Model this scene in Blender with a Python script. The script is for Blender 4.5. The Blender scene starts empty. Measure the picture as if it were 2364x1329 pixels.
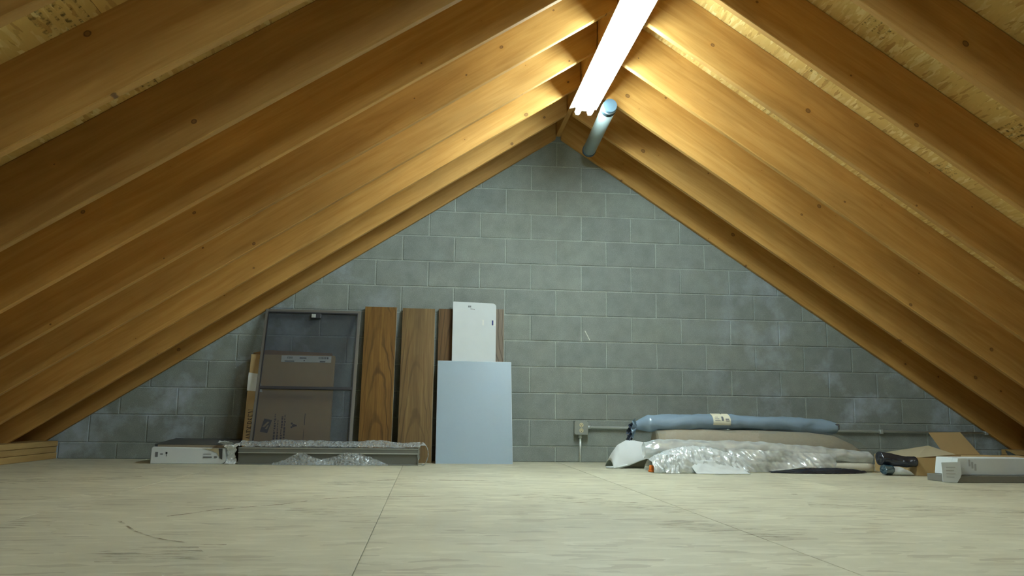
import bpy, bmesh, math, random
from mathutils import Vector, Matrix, noise

random.seed(7)
SC = bpy.context.scene
COL = SC.collection

# ------------------------------------------------------------------ camera, world, exposure
cam_data = bpy.data.cameras.new('camera')
cam = bpy.data.objects.new('camera', cam_data)
COL.objects.link(cam)
_r = Vector((0.9946886, -0.1021544, 0.01261212))
_u = Vector((-0.02799633, -0.15059901, 0.98819843))
_f = Vector((0.09904945, 0.98330281, 0.15265907))
_m = Matrix((_r, _u, -_f)).transposed().to_4x4()
_m.translation = Vector((-0.9956, -6.3796, 0.3542))
cam.matrix_world = _m
cam_data.sensor_fit = 'HORIZONTAL'
cam_data.sensor_width = 36.0
cam_data.lens = 1893.13 / 2364 * 36.0
cam_data.clip_start = 0.02
SC.camera = cam

world = bpy.data.worlds.new('world')
world.use_nodes = True
world.node_tree.nodes['Background'].inputs[0].default_value = (0.55, 0.75, 1.0, 1)
world.node_tree.nodes['Background'].inputs[1].default_value = 0.02
SC.world = world

LAMP_STRENGTH = 34.0
LAMP_COLOR = (0.77, 0.96, 1.0)
SC.view_settings.view_transform = 'Standard'
SC.view_settings.look = 'None'
SC.view_settings.gamma = 1.0
SC.view_settings.use_curve_mapping = False
SC.view_settings.exposure = 1.85
SC.cycles.use_denoising = True
SC.cycles.max_bounces = 10
SC.cycles.diffuse_bounces = 6
SC.cycles.transparent_max_bounces = 16

# ------------------------------------------------------------------ roof geometry numbers
XR, ZR, TANA, SP, Y8 = 0.0078, 2.5922, 0.65859, 0.5477, -0.005
ANG = math.atan(TANA)
CA, SA = math.cos(ANG), math.sin(ANG)
RAFTER_D, RAFTER_T = 0.267, 0.038
Y_FRONT = -8.6
def z_under(x):
    return ZR - TANA * abs(x - XR)
def z_deck(x):
    return z_under(x) + RAFTER_D / CA

# ------------------------------------------------------------------ helpers: objects
def link(name, mesh, mat=None, parent=None):
    o = bpy.data.objects.new(name, mesh)
    COL.objects.link(o)
    if mat is not None and not mesh.materials:
        mesh.materials.append(mat)
    if parent is not None:
        o.parent = parent
    return o

def from_bm(name, bm, mat, parent=None, smooth=False):
    bmesh.ops.recalc_face_normals(bm, faces=bm.faces)
    me = bpy.data.meshes.new(name)
    bm.to_mesh(me)
    bm.free()
    if smooth:
        for p in me.polygons:
            p.use_smooth = True
    return link(name, me, mat, parent)

def tag(o, label=None, cat=None, group=None, kind=None):
    if label: o['label'] = label
    if cat: o['category'] = cat
    if group: o['group'] = group
    if kind: o['kind'] = kind
    return o

def empty(name, loc, label, cat, group=None):
    o = bpy.data.objects.new(name, None)
    o.empty_display_size = 0.05
    COL.objects.link(o)
    o.location = loc
    return tag(o, label, cat, group)

def add_box(bm, lo, hi, bevel=0.0):
    r = bmesh.ops.create_cube(bm, size=1.0)
    vs = r['verts']
    c = [(a + b) / 2 for a, b in zip(lo, hi)]
    s = [b - a for a, b in zip(lo, hi)]
    for v in vs:
        v.co = Vector((c[0] + v.co.x * s[0], c[1] + v.co.y * s[1], c[2] + v.co.z * s[2]))
    if bevel > 0:
        es = list({e for v in vs for e in v.link_edges})
        bmesh.ops.bevel(bm, geom=es, offset=bevel, segments=2, profile=0.5, affect='EDGES')

def box_obj(name, lo, hi, mat, parent=None, bevel=0.0):
    bm = bmesh.new()
    add_box(bm, lo, hi, bevel)
    return from_bm(name, bm, mat, parent)

def add_prism(bm, pts, axis, a, b, bevel=0.0):
    """extrude the polygon pts along axis ('x', 'y' or 'z') from a to b"""
    def mk(p, t):
        if axis == 'y': return Vector((p[0], t, p[1]))
        if axis == 'x': return Vector((t, p[0], p[1]))
        return Vector((p[0], p[1], t))
    va = [bm.verts.new(mk(p, a)) for p in pts]
    vb = [bm.verts.new(mk(p, b)) for p in pts]
    n = len(pts)
    bm.faces.new(va)
    bm.faces.new(list(reversed(vb)))
    for i in range(n):
        bm.faces.new((va[i], vb[i], vb[(i + 1) % n], va[(i + 1) % n]))
    if bevel > 0:
        es = list({e for v in va + vb for e in v.link_edges})
        bmesh.ops.bevel(bm, geom=es, offset=bevel, segments=1, affect='EDGES')

def add_cyl(bm, p0, p1, r0, r1=None, n=20, cap=True):
    r1 = r0 if r1 is None else r1
    p0, p1 = Vector(p0), Vector(p1)
    d = (p1 - p0).normalized()
    a = d.orthogonal().normalized()
    b = d.cross(a)
    A, B = [], []
    for i in range(n):
        t = 2 * math.pi * i / n
        w = a * math.cos(t) + b * math.sin(t)
        A.append(bm.verts.new(p0 + w * r0))
        B.append(bm.verts.new(p1 + w * r1))
    for i in range(n):
        f = bm.faces.new((A[i], A[(i + 1) % n], B[(i + 1) % n], B[i]))
        f.smooth = True
    if cap:
        bm.faces.new(list(reversed(A)))
        bm.faces.new(B)

def crease(p, scale, amp):
    """crumpled-foil offset: ridges where two cells meet"""
    d = noise.voronoi(Vector(p) * scale)[0]
    return amp * (0.5 - min(1.0, (d[1] - d[0]) * 1.6)) + amp * 0.5 * noise.noise(Vector(p) * scale * 2.3)

def grid_obj(name, fn, nu, nv, mat, parent=None, smooth=True, thick=0.0):
    """open sheet: fn(u, v) -> point, u and v in 0..1"""
    bm = bmesh.new()
    V = [[bm.verts.new(fn(i / nu, j / nv)) for j in range(nv + 1)] for i in range(nu + 1)]
    for i in range(nu):
        for j in range(nv):
            f = bm.faces.new((V[i][j], V[i + 1][j], V[i + 1][j + 1], V[i][j + 1]))
            f.smooth = smooth
    me = bpy.data.meshes.new(name)
    bm.to_mesh(me)
    bm.free()
    o = link(name, me, mat, parent)
    if thick > 0:
        md = o.modifiers.new('thickness', 'SOLIDIFY')
        md.thickness = thick
        md.offset = 0
    return o

def loft_obj(name, rings, mat, parent=None, caps=True, smooth=True):
    bm = bmesh.new()
    R = [[bm.verts.new(p) for p in ring] for ring in rings]
    n = len(R[0])
    for a, b in zip(R[:-1], R[1:]):
        for i in range(n):
            f = bm.faces.new((a[i], a[(i + 1) % n], b[(i + 1) % n], b[i]))
            f.smooth = smooth
    if caps:
        bm.faces.new(R[0])
        bm.faces.new(list(reversed(R[-1])))
    return from_bm(name, bm, mat, parent, smooth=False) if not smooth else _smooth_keep(name, bm, mat, parent)

def _smooth_keep(name, bm, mat, parent):
    bmesh.ops.recalc_face_normals(bm, faces=bm.faces)
    me = bpy.data.meshes.new(name)
    bm.to_mesh(me)
    bm.free()
    return link(name, me, mat, parent)

def interp(tab, t):
    for a, b in zip(tab[:-1], tab[1:]):
        if t <= b[0]:
            k = (t - a[0]) / max(1e-9, b[0] - a[0])
            return [x + (y - x) * k for x, y in zip(a[1:], b[1:])]
    return list(tab[-1][1:])

def bundle(name, tab, mat, parent=None, n=40, seg=28, amp=0.0, scale=10.0, square=1.0, floor=None, caps=True):
    """long soft roll along x; tab rows: t, x, y, z, half width (y), half height (z)"""
    rings = []
    for i in range(n + 1):
        x, y, z, rw, rh = interp(tab, i / n)
        ring = []
        for j in range(seg):
            a = 2 * math.pi * j / seg
            ca, sa = math.cos(a), math.sin(a)
            ex = lambda c: math.copysign(abs(c) ** square, c)
            p = Vector((x, y + rw * ex(ca), z + rh * ex(sa)))
            k = min(1.0, rh / 0.03)
            off = crease((p.x * 0.6, p.y, p.z), scale, amp) * k if amp else 0.0
            p += Vector((0, ca, sa)) * off
            if floor is not None and p.z < floor:
                p.z = floor
            ring.append(p)
        rings.append(ring)
    return loft_obj(name, rings, mat, parent, caps)

# ------------------------------------------------------------------ helpers: materials
class NT:
    def __init__(self, name):
        self.m = bpy.data.materials.new(name)
        self.m.use_nodes = True
        self.t = self.m.node_tree
        self.b = self.t.nodes['Principled BSDF']
        self.out = self.t.nodes['Material Output']
    def n(self, typ, **kw):
        nd = self.t.nodes.new(typ)
        for k, v in kw.items():
            if k.startswith('i_'):
                nd.inputs[k[2:].replace('_', ' ')].default_value = v
            else:
                setattr(nd, k, v)
        return nd
    def l(self, a, b):
        self.t.links.new(a, b)
    def coord(self, kind='Object', rand=True, scale=(1, 1, 1), rot=(0, 0, 0)):
        tc = self.n('ShaderNodeTexCoord')
        src = tc.outputs[kind]
        if rand:
            oi = self.n('ShaderNodeObjectInfo')
            ml = self.n('ShaderNodeVectorMath', operation='SCALE')
            cb = self.n('ShaderNodeCombineXYZ')
            self.l(oi.outputs['Random'], cb.inputs[0]); self.l(oi.outputs['Random'], cb.inputs[1]); self.l(oi.outputs['Random'], cb.inputs[2])
            self.l(cb.outputs[0], ml.inputs[0]); ml.inputs['Scale'].default_value = 37.0
            ad = self.n('ShaderNodeVectorMath', operation='ADD')
            self.l(src, ad.inputs[0]); self.l(ml.outputs[0], ad.inputs[1])
            src = ad.outputs[0]
        mp = self.n('ShaderNodeMapping')
        mp.inputs['Scale'].default_value = scale
        mp.inputs['Rotation'].default_value = rot
        self.l(src, mp.inputs[0])
        return mp.outputs[0]
    def noise(self, vec, scale=5, detail=4, rough=0.55, dist=0.0):
        nd = self.n('ShaderNodeTexNoise')
        nd.inputs['Scale'].default_value = scale
        nd.inputs['Detail'].default_value = detail
        nd.inputs['Roughness'].default_value = rough
        nd.inputs['Distortion'].default_value = dist
        if vec is not None: self.l(vec, nd.inputs['Vector'])
        return nd.outputs['Fac']
    def ramp(self, fac, *stops, interp='LINEAR'):
        r = self.n('ShaderNodeValToRGB')
        r.color_ramp.interpolation = interp
        e = r.color_ramp.elements
        while len(e) < len(stops): e.new(0.5)
        for el, (p, c) in zip(e, stops):
            el.position = p
            el.color = (c, c, c, 1) if isinstance(c, (int, float)) else (*c, 1)
        self.l(fac, r.inputs[0])
        return r.outputs[0]
    def mix(self, fac, a, b, mode='MIX'):
        x = self.n('ShaderNodeMix', data_type='RGBA', blend_type=mode)
        for s, i in ((fac, 0), (a, 6), (b, 7)):
            if isinstance(s, (int, float)): x.inputs[i].default_value = s
            elif isinstance(s, tuple): x.inputs[i].default_value = (*s, 1)
            else: self.l(s, x.inputs[i])
        return x.outputs[2]
    def math(self, op, a, b=None, c=None):
        x = self.n('ShaderNodeMath', operation=op)
        for i, s in enumerate((a, b, c)):
            if s is None: continue
            if isinstance(s, (int, float)): x.inputs[i].default_value = s
            else: self.l(s, x.inputs[i])
        return x.outputs[0]
    def rnd(self):
        return self.n('ShaderNodeObjectInfo').outputs['Random']
    def bump(self, h, strength=0.3, dist=0.01):
        b = self.n('ShaderNodeBump')
        b.inputs['Strength'].default_value = strength
        b.inputs['Distance'].default_value = dist
        self.l(h, b.inputs['Height'])
        self.l(b.outputs[0], self.b.inputs['Normal'])
    def fin(self, col, rough=0.6, metal=0.0, spec=None):
        if isinstance(col, tuple): self.b.inputs['Base Color'].default_value = (*col, 1)
        else: self.l(col, self.b.inputs['Base Color'])
        if isinstance(rough, (int, float)): self.b.inputs['Roughness'].default_value = rough
        else: self.l(rough, self.b.inputs['Roughness'])
        self.b.inputs['Metallic'].default_value = metal
        if spec is not None: self.b.inputs['Specular IOR Level'].default_value = spec
        return self.m

def mat_plain(name, col, rough=0.6, metal=0.0, var=0.08, scale=30.0, bump=0.0):
    t = NT(name)
    v = t.coord()
    f = t.noise(v, scale, 4)
    c = t.mix(f, tuple(x * (1 - var) for x in col), tuple(min(1, x * (1 + var)) for x in col))
    if bump: t.bump(f, bump, 0.003)
    return t.fin(c, rough, metal)

def mat_lumber(name, light, dark, knot_col=(0.07, 0.028, 0.012), knots=True):
    """sawn softwood, grain along local x, broad faces in local x-z"""
    t = NT(name)
    v = t.coord(scale=(0.55, 8, 8))
    wob = t.noise(t.coord(scale=(0.8, 2, 2)), 1.6, 3)
    g = t.noise(v, 3.2, 7, 0.62, 0.8)
    grain = t.ramp(g, (0.30, dark), (0.72, light))
    fine = t.noise(t.coord(scale=(2.0, 70, 70)), 2.0, 3)
    grain = t.mix(t.math('MULTIPLY', fine, 0.32), grain, tuple(x * 0.55 for x in dark))
    tone = t.ramp(wob, (0.3, 0.82), (0.7, 1.1))
    col = t.mix(1.0, grain, tone, 'MULTIPLY')
    rt = t.ramp(t.rnd(), (0.0, (0.84, 0.82, 0.80)), (1.0, (1.08, 1.06, 1.02)))
    col = t.mix(1.0, col, rt, 'MULTIPLY')
    if knots:
        kv = t.coord(scale=(1.0, 0.0, 1.2), rot=(math.pi / 2, 0, 0))
        vo = t.n('ShaderNodeTexVoronoi', voronoi_dimensions='2D', feature='F1')
        vo.inputs['Scale'].default_value = 3.3
        t.l(kv, vo.inputs['Vector'])
        sep = t.n('ShaderNodeSeparateColor')
        t.l(vo.outputs['Color'], sep.inputs[0])
        rad = t.math('MULTIPLY', t.math('POWER', sep.outputs[0], 2.0), 0.055)
        wv = t.math('ADD', vo.outputs['Distance'], t.math('MULTIPLY', t.math('SUBTRACT', t.noise(t.coord(scale=(1, 1, 1)), 22, 3), 0.5), 0.03))
        d = t.math('SUBTRACT', wv, rad)
        halo = t.ramp(d, (0.0, 1.0), (0.075, 0.0))
        core = t.ramp(t.math('ADD', d, 0.02), (0.0, 0.6), (0.014, 1.0), (0.024, 0.0))
        gate = t.math('GREATER_THAN', sep.outputs[1], 0.2)
        col = t.mix(t.math('MULTIPLY', t.math('MULTIPLY', halo, gate), 0.6), col, dark)
        col = t.mix(t.math('MULTIPLY', t.math('MULTIPLY', core, gate), 0.85), col, knot_col)
    t.bump(fine, 0.12, 0.002)
    return t.fin(col, 0.62, spec=0.3)

def mat_osb(name, base, pale, dark, fl=1.0, contrast=1.0, bump=0.35, strain=(7, 34), blotch=0.88):
    """oriented strand board: two crossed layers of flakes"""
    t = NT(name)
    wob = t.n('ShaderNodeTexNoise'); wob.inputs['Scale'].default_value = 6.0
    layers = []
    for rot in (0.12, 1.05, -0.75):
        v = t.coord(scale=(strain[0], strain[1], strain[0]), rot=(0, 0, rot))
        dn = t.n('ShaderNodeTexNoise'); dn.inputs['Scale'].default_value = 1.1; dn.inputs['Detail'].default_value = 2
        t.l(v, dn.inputs['Vector'])
        ad = t.n('ShaderNodeVectorMath', operation='MULTIPLY_ADD')
        ad.inputs[1].default_value = (1.2, 1.2, 0)
        t.l(dn.outputs['Color'], ad.inputs[0]); t.l(v, ad.inputs[2])
        vo = t.n('ShaderNodeTexVoronoi', voronoi_dimensions='2D', feature='F1')
        vo.inputs['Scale'].default_value = fl
        t.l(ad.outputs[0], vo.inputs['Vector'])
        sep = t.n('ShaderNodeSeparateColor'); t.l(vo.outputs['Color'], sep.inputs[0])
        layers.append((sep.outputs[0], sep.outputs[1]))
    a = t.mix(t.math('GREATER_THAN', layers[0][1], 0.5), layers[0][0], layers[1][0])
    a = t.mix(t.math('GREATER_THAN', layers[2][1], 0.72), a, layers[2][0])
    col = t.ramp(a, (0.0, dark), (0.22, base), (0.7, base), (1.0, pale))
    big = t.ramp(t.noise(t.coord(), 1.7, 6, 0.65), (0.32, blotch), (0.62, 1.06))
    col = t.mix(1.0, col, big, 'MULTIPLY')
    spk = t.ramp(t.noise(t.coord(scale=(12, 45, 12)), 3.0, 3), (0.66, 0.0), (0.76, 1.0))
    col = t.mix(t.math('MULTIPLY', spk, 0.35 * contrast), col, dark)
    t.bump(a, bump, 0.004)
    return t.fin(col, 0.55, spec=0.35)

def mat_block(name, col, joint=False):
    t = NT(name)
    v = t.coord('Object', rand=False)
    wp = t.n('ShaderNodeNewGeometry').outputs['Position']
    sp = t.noise(v, 190, 3, 0.7)
    md = t.noise(wp, 9, 5, 0.6)
    c = t.ramp(sp, (0.30, tuple(x * 0.74 for x in col)), (0.56, col), (0.74, tuple(min(1, x * 1.38) for x in col)))
    c = t.mix(1.0, c, t.ramp(md, (0.3, 0.86), (0.7, 1.1)), 'MULTIPLY')
    if not joint:
        c = t.mix(1.0, c, t.ramp(t.rnd(), (0.0, (0.94, 0.95, 0.96)), (0.5, (1.0, 1.0, 1.0)), (1.0, (1.05, 1.05, 1.02))), 'MULTIPLY')
    # lime bloom on the outer ends of the gable, and mottling
    sx = t.n('ShaderNodeSeparateXYZ'); t.l(wp, sx.inputs[0])
    side = t.ramp(t.math('DIVIDE', t.math('ABSOLUTE', sx.outputs[0]), 4.0), (0.22, 0.0), (0.55, 1.0))
    bl = t.ramp(t.noise(wp, 2.6, 5, 0.65), (0.50, 0.0), (0.66, 1.0))
    c = t.mix(t.math('MULTIPLY', t.math('MULTIPLY', side, bl), 0.6), c, (0.52, 0.60, 0.70))
    t.bump(sp, 0.35, 0.003)
    return t.fin(c, 0.92, spec=0.2)

def mat_walnut(name, light, dark, seed):
    t = NT(name)
    tc = t.n('ShaderNodeTexCoord')
    mp = t.n('ShaderNodeMapping'); mp.inputs['Location'].default_value = (seed * 3.1, seed * 1.7, seed)
    t.l(tc.outputs['Object'], mp.inputs[0])
    sx = t.n('ShaderNodeSeparateXYZ'); t.l(tc.outputs['Object'], sx.inputs[0])
    # cathedral figure: parabolas up the middle of the board
    nz = t.noise(mp.outputs[0], 2.2, 3)
    xx = t.math('ADD', sx.outputs[0], t.math('MULTIPLY', t.math('SUBTRACT', nz, 0.5), 0.05))
    par = t.math('MULTIPLY', t.math('MULTIPLY', xx, xx), 60.0)
    ph = t.math('ADD', t.math('ADD', t.math('MULTIPLY', sx.outputs[2], 1.0), par), t.math('MULTIPLY', nz, 0.9))
    w = t.math('SINE', t.math('MULTIPLY', ph, 17.0))
    lines = t.ramp(w, (0.55, 0.0), (0.98, 1.0))
    gm = t.n('ShaderNodeMapping'); gm.inputs['Scale'].default_value = (60, 60, 2.2)
    t.l(mp.outputs[0], gm.inputs[0])
    g = t.noise(gm.outputs[0], 1.4, 6, 0.6, 0.3)
    c = t.ramp(g, (0.28, dark), (0.68, light))
    br = t.ramp(t.noise(mp.outputs[0], 1.5, 2), (0.35, 0.0), (0.6, 1.0))
    c = t.mix(t.math('MULTIPLY', t.math('MULTIPLY', lines, br), 0.62), c, tuple(x * 0.35 for x in dark))
    bm_ = t.n('ShaderNodeMapping'); bm_.inputs['Scale'].default_value = (9, 9, 0.5)
    t.l(mp.outputs[0], bm_.inputs[0])
    c = t.mix(1.0, c, t.ramp(t.noise(bm_.outputs[0], 1.4, 2), (0.3, 0.78), (0.7, 1.15)), 'MULTIPLY')
    return t.fin(c, 0.42, spec=0.35)

def mat_film(name, alpha, col=(0.85, 0.92, 0.95), gloss=0.45, rough=0.12, bscale=30.0, bstr=0.8, bubbles=False):
    """thin clear plastic: part see-through, part milky, with sharp glints"""
    t = NT(name)
    v = t.coord('Object', rand=False)
    if bubbles:
        vo = t.n('ShaderNodeTexVoronoi', feature='F1'); vo.inputs['Scale'].default_value = bscale
        vo.inputs['Randomness'].default_value = 0.9
        t.l(v, vo.inputs['Vector'])
        h = t.ramp(vo.outputs['Distance'], (0.0, 1.0), (0.55, 0.0))
    else:
        vo = t.n('ShaderNodeTexVoronoi', feature='DISTANCE_TO_EDGE'); vo.inputs['Scale'].default_value = bscale
        dn = t.n('ShaderNodeMapping'); dn.inputs['Scale'].default_value = (0.6, 1, 1.3)
        t.l(v, dn.inputs[0]); t.l(dn.outputs[0], vo.inputs['Vector'])
        h = t.math('ADD', vo.outputs['Distance'], t.math('MULTIPLY', t.noise(v, bscale * 1.5, 3), 0.4))
    b = t.n('ShaderNodeBump'); b.inputs['Strength'].default_value = bstr; b.inputs['Distance'].default_value = 0.012
    t.l(h, b.inputs['Height'])
    df = t.n('ShaderNodeBsdfDiffuse'); df.inputs[0].default_value = (*col, 1)
    gl = t.n('ShaderNodeBsdfGlossy'); gl.inputs['Color'].default_value = (0.9, 0.95, 1, 1); gl.inputs['Roughness'].default_value = rough
    tr = t.n('ShaderNodeBsdfTransparent'); tr.inputs[0].default_value = (0.96, 0.98, 0.98, 1)
    t.l(b.outputs[0], df.inputs['Normal']); t.l(b.outputs[0], gl.inputs['Normal'])
    m1 = t.n('ShaderNodeMixShader'); m1.inputs[0].default_value = gloss
    t.l(df.outputs[0], m1.inputs[1]); t.l(gl.outputs[0], m1.inputs[2])
    m2 = t.n('ShaderNodeMixShader')
    f = t.ramp(h, (0.0, min(1.0, alpha * (1.1 if bubbles else 1.5))), (0.5, alpha))
    t.l(f, m2.inputs[0])
    t.l(tr.outputs[0], m2.inputs[1]); t.l(m1.outputs[0], m2.inputs[2])
    t.l(m2.outputs[0], t.out.inputs[0])
    return t.m

def mat_decal(name, col, density, scale, stretch=(1, 1, 1), top=1.0):
    """a smear or print that only partly covers what is under it"""
    t = NT(name)
    v = t.coord('Object', rand=True, scale=stretch)
    f = t.ramp(t.noise(v, scale, 5, 0.65), (1 - density, 0.0), (min(1.0, 1 - density + 0.16), top))
    df = t.n('ShaderNodeBsdfDiffuse'); df.inputs[0].default_value = (*col, 1)
    tr = t.n('ShaderNodeBsdfTransparent')
    m2 = t.n('ShaderNodeMixShader')
    t.l(f, m2.inputs[0]); t.l(tr.outputs[0], m2.inputs[1]); t.l(df.outputs[0], m2.inputs[2])
    t.l(m2.outputs[0], t.out.inputs[0])
    return t.m

def mat_emit(name, col, strength):
    t = NT(name)
    e = t.n('ShaderNodeEmission'); e.inputs[0].default_value = (*col, 1); e.inputs[1].default_value = strength
    t.l(e.outputs[0], t.out.inputs[0])
    return t.m

M = {}
M['rafter'] = mat_lumber('rafter_wood', (0.635, 0.372, 0.112), (0.45, 0.23, 0.053))
M['plate'] = mat_lumber('plate_wood', (0.50, 0.34, 0.135), (0.34, 0.20, 0.065), knots=False)
M['sheathing'] = mat_osb('sheathing_osb', (0.66, 0.44, 0.14), (0.80, 0.63, 0.28), (0.47, 0.27, 0.07), fl=2.1)
M['floor_osb'] = mat_osb('floor_osb', (0.545, 0.525, 0.39), (0.61, 0.59, 0.45), (0.43, 0.40, 0.29), contrast=0.8, blotch=0.82, bump=0.06, strain=(9, 30))
M['joist'] = mat_plain('subfloor_wood', (0.45, 0.33, 0.17), 0.8)
M['block'] = mat_block('concrete_block', (0.272, 0.302, 0.279))
M['mortar'] = mat_block('mortar', (0.39, 0.43, 0.395), joint=True)
M['grey_metal'] = mat_plain('galvanised_steel', (0.70, 0.76, 0.75), 0.38, 0.6, 0.1, 20)
M['box_metal'] = mat_plain('outlet_cover_grey', (0.36, 0.39, 0.36), 0.45, 0.5, 0.08, 40)
M['ivory'] = mat_plain('ivory_plastic', (0.66, 0.62, 0.40), 0.4)
M['black'] = mat_plain('dark_ink', (0.012, 0.012, 0.014), 0.7)
M['ink_grey'] = mat_plain('grey_ink', (0.16, 0.17, 0.18), 0.8)
M['ink_faint'] = mat_plain('faint_ink', (0.42, 0.45, 0.46), 0.8)
M['ink_brown'] = mat_plain('carton_ink', (0.075, 0.055, 0.04), 0.8)
M['blue_ink'] = mat_plain('blue_ink', (0.02, 0.03, 0.16), 0.6)
M['panel_blue'] = mat_plain('laminate_blue_grey', (0.30, 0.395, 0.465), 0.38, 0.0, 0.03, 160)
M['panel_edge'] = mat_plain('laminate_edge', (0.62, 0.68, 0.70), 0.5)
M['white_card'] = mat_plain('white_cardboard', (0.68, 0.74, 0.76), 0.7, 0.0, 0.04, 12)
M['carton'] = mat_plain('brown_cardboard', (0.51, 0.36, 0.165), 0.8, 0.0, 0.06, 9)
M['carton_dark'] = mat_plain('brown_cardboard_edge', (0.27, 0.155, 0.055), 0.85)
M['carton_pale'] = mat_plain('pale_cardboard', (0.46, 0.41, 0.27), 0.85)
M['label_white'] = mat_plain('paper_white', (0.80, 0.83, 0.80), 0.7, 0.0, 0.03)
M['label_cream'] = mat_plain('paper_cream', (0.78, 0.76, 0.60), 0.6, 0.0, 0.03)
M['bronze'] = mat_plain('frame_bronze', (0.15, 0.14, 0.118), 0.55, 0.1)
M['bronze_dark'] = mat_plain('frame_dark', (0.045, 0.045, 0.05), 0.5, 0.2)
M['alu'] = mat_plain('aluminium_profile', (0.17, 0.178, 0.16), 0.5, 0.3, 0.06, 6)
M['alu_edge'] = mat_plain('aluminium_edge', (0.62, 0.66, 0.64), 0.35, 0.7)
M['dark_board'] = mat_plain('dark_grey_board', (0.062, 0.066, 0.062), 0.9, 0.0, 0.1, 8)
M['board_edge'] = mat_plain('board_edge_tan', (0.27, 0.22, 0.15), 0.7)
M['pipe'] = mat_plain('grey_pipe', (0.36, 0.44, 0.43), 0.4, 0.1, 0.06, 10)
M['pipe_cap'] = mat_plain('grey_pipe_cap', (0.05, 0.085, 0.105), 0.5)
M['lamp_body'] = mat_plain('lamp_white_enamel', (0.78, 0.80, 0.80), 0.35)
M['tube_dim'] = mat_emit('dim_tube_light', LAMP_COLOR, LAMP_STRENGTH * 0.5)  # tubes of the unseen second lamp, dimmed for the shading on the nearest rafters
M['tube'] = mat_emit('tube_light', LAMP_COLOR, LAMP_STRENGTH)
M['taupe'] = mat_plain('taupe_rug', (0.35, 0.31, 0.235), 0.85, 0.0, 0.10, 60, 0.2)
M['mailer'] = mat_film('mailer_plastic', 1.0, (0.23, 0.32, 0.41), 0.08, 0.25, 9.0, 0.7)
M['mailer_dark'] = mat_film('mailer_lining', 1.0, (0.07, 0.09, 0.14), 0.25, 0.2, 22.0, 0.8)
M['film'] = mat_film('clear_film', 0.54, (0.82, 0.87, 0.88), 0.34, 0.14, 13.0, 0.65)
M['film_thin'] = mat_film('thin_clear_film', 0.11, (0.80, 0.85, 0.86), 0.7, 0.12, 12.0, 0.7)
M['bag'] = mat_film('milky_bag', 0.80, (0.74, 0.79, 0.80), 0.22, 0.15, 20.0, 0.55)
M['bubble'] = mat_film('bubble_wrap', 0.36, (0.74, 0.80, 0.82), 0.26, 0.16, 55.0, 0.7, bubbles=True)
M['bubble_roll'] = mat_film('bubble_wrap_rolled', 0.55, (0.74, 0.80, 0.82), 0.26, 0.16, 55.0, 0.7, bubbles=True)
M['white_foam'] = mat_plain('white_foam', (0.70, 0.74, 0.75), 0.75, 0.0, 0.05, 6)
M['cream_roll'] = mat_plain('cream_roll', (0.60, 0.57, 0.47), 0.8, 0.0, 0.06, 20)
M['black_film'] = mat_film('black_plastic', 1.0, (0.02, 0.022, 0.03), 0.08, 0.2, 18.0, 0.7)
M['teal'] = mat_film('teal_plastic', 1.0, (0.03, 0.075, 0.10), 0.2, 0.2, 20.0, 0.6)
M['orange'] = mat_plain('orange_plastic', (0.80, 0.20, 0.02), 0.4)
M['grey_shelf'] = mat_plain('grey_shelf_board', (0.19, 0.185, 0.165), 0.65, 0.0, 0.1, 10)
M['stain'] = mat_decal('floor_smear', (0.33, 0.32, 0.26), 0.48, 9.0, (1.0, 6.0, 1.0), top=0.6)
M['tide'] = mat_decal('floor_tide_mark', (0.30, 0.25, 0.17), 0.60, 12.0, top=0.6)
M['stamp'] = mat_decal('board_stamp', (0.07, 0.058, 0.03), 0.52, 45.0, top=0.7)
M['chalk'] = mat_plain('chalk', (0.72, 0.74, 0.68), 0.9)
M['glass_dark'] = None
def _screen():
    t = NT('dark_insect_mesh')
    df = t.n('ShaderNodeBsdfDiffuse'); df.inputs[0].default_value = (0.085, 0.095, 0.12, 1)
    tr = t.n('ShaderNodeBsdfTransparent'); tr.inputs[0].default_value = (1, 1, 1, 1)
    mx = t.n('ShaderNodeMixShader'); mx.inputs[0].default_value = 0.33
    t.l(tr.outputs[0], mx.inputs[1]); t.l(df.outputs[0], mx.inputs[2]); t.l(mx.outputs[0], t.out.inputs[0])
    return t.m
M['mesh'] = _screen()

# ------------------------------------------------------------------ floor
floor = box_obj('floor', (-4.45, Y_FRONT, -0.22), (4.45, 0.0, -0.021), M['joist'])
floor['kind'] = 'structure'
SEAM_X = [-4.45, -3.47, -2.31, -1.150, 0.010, 1.17, 2.33, 3.49, 4.45]
for i in range(len(SEAM_X) - 1):
    x0, x1 = SEAM_X[i], SEAM_X[i + 1]
    ys = [0.0]
    first = {2: -2.02, 3: -3.383}.get(i, -2.3 if i % 2 else -1.15)
    y = first
    while y > Y_FRONT + 0.2:
        ys.append(y); y -= 2.44
    ys.append(Y_FRONT)
    for a, b in zip(ys[:-1], ys[1:]):
        cx, cy = (x0 + x1) / 2, (a + b) / 2
        gp = 0.0014 if i in (3, 4) else 0.0005
        hx, hy = (x1 - x0) / 2 - gp, (a - b) / 2 - 0.0010
        o = box_obj('osb_panel', (-hx, -hy, -0.021), (hx, hy, 0.0), M['floor_osb'], floor, 0.0015)
        o.location = (cx, cy, 0)

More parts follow.
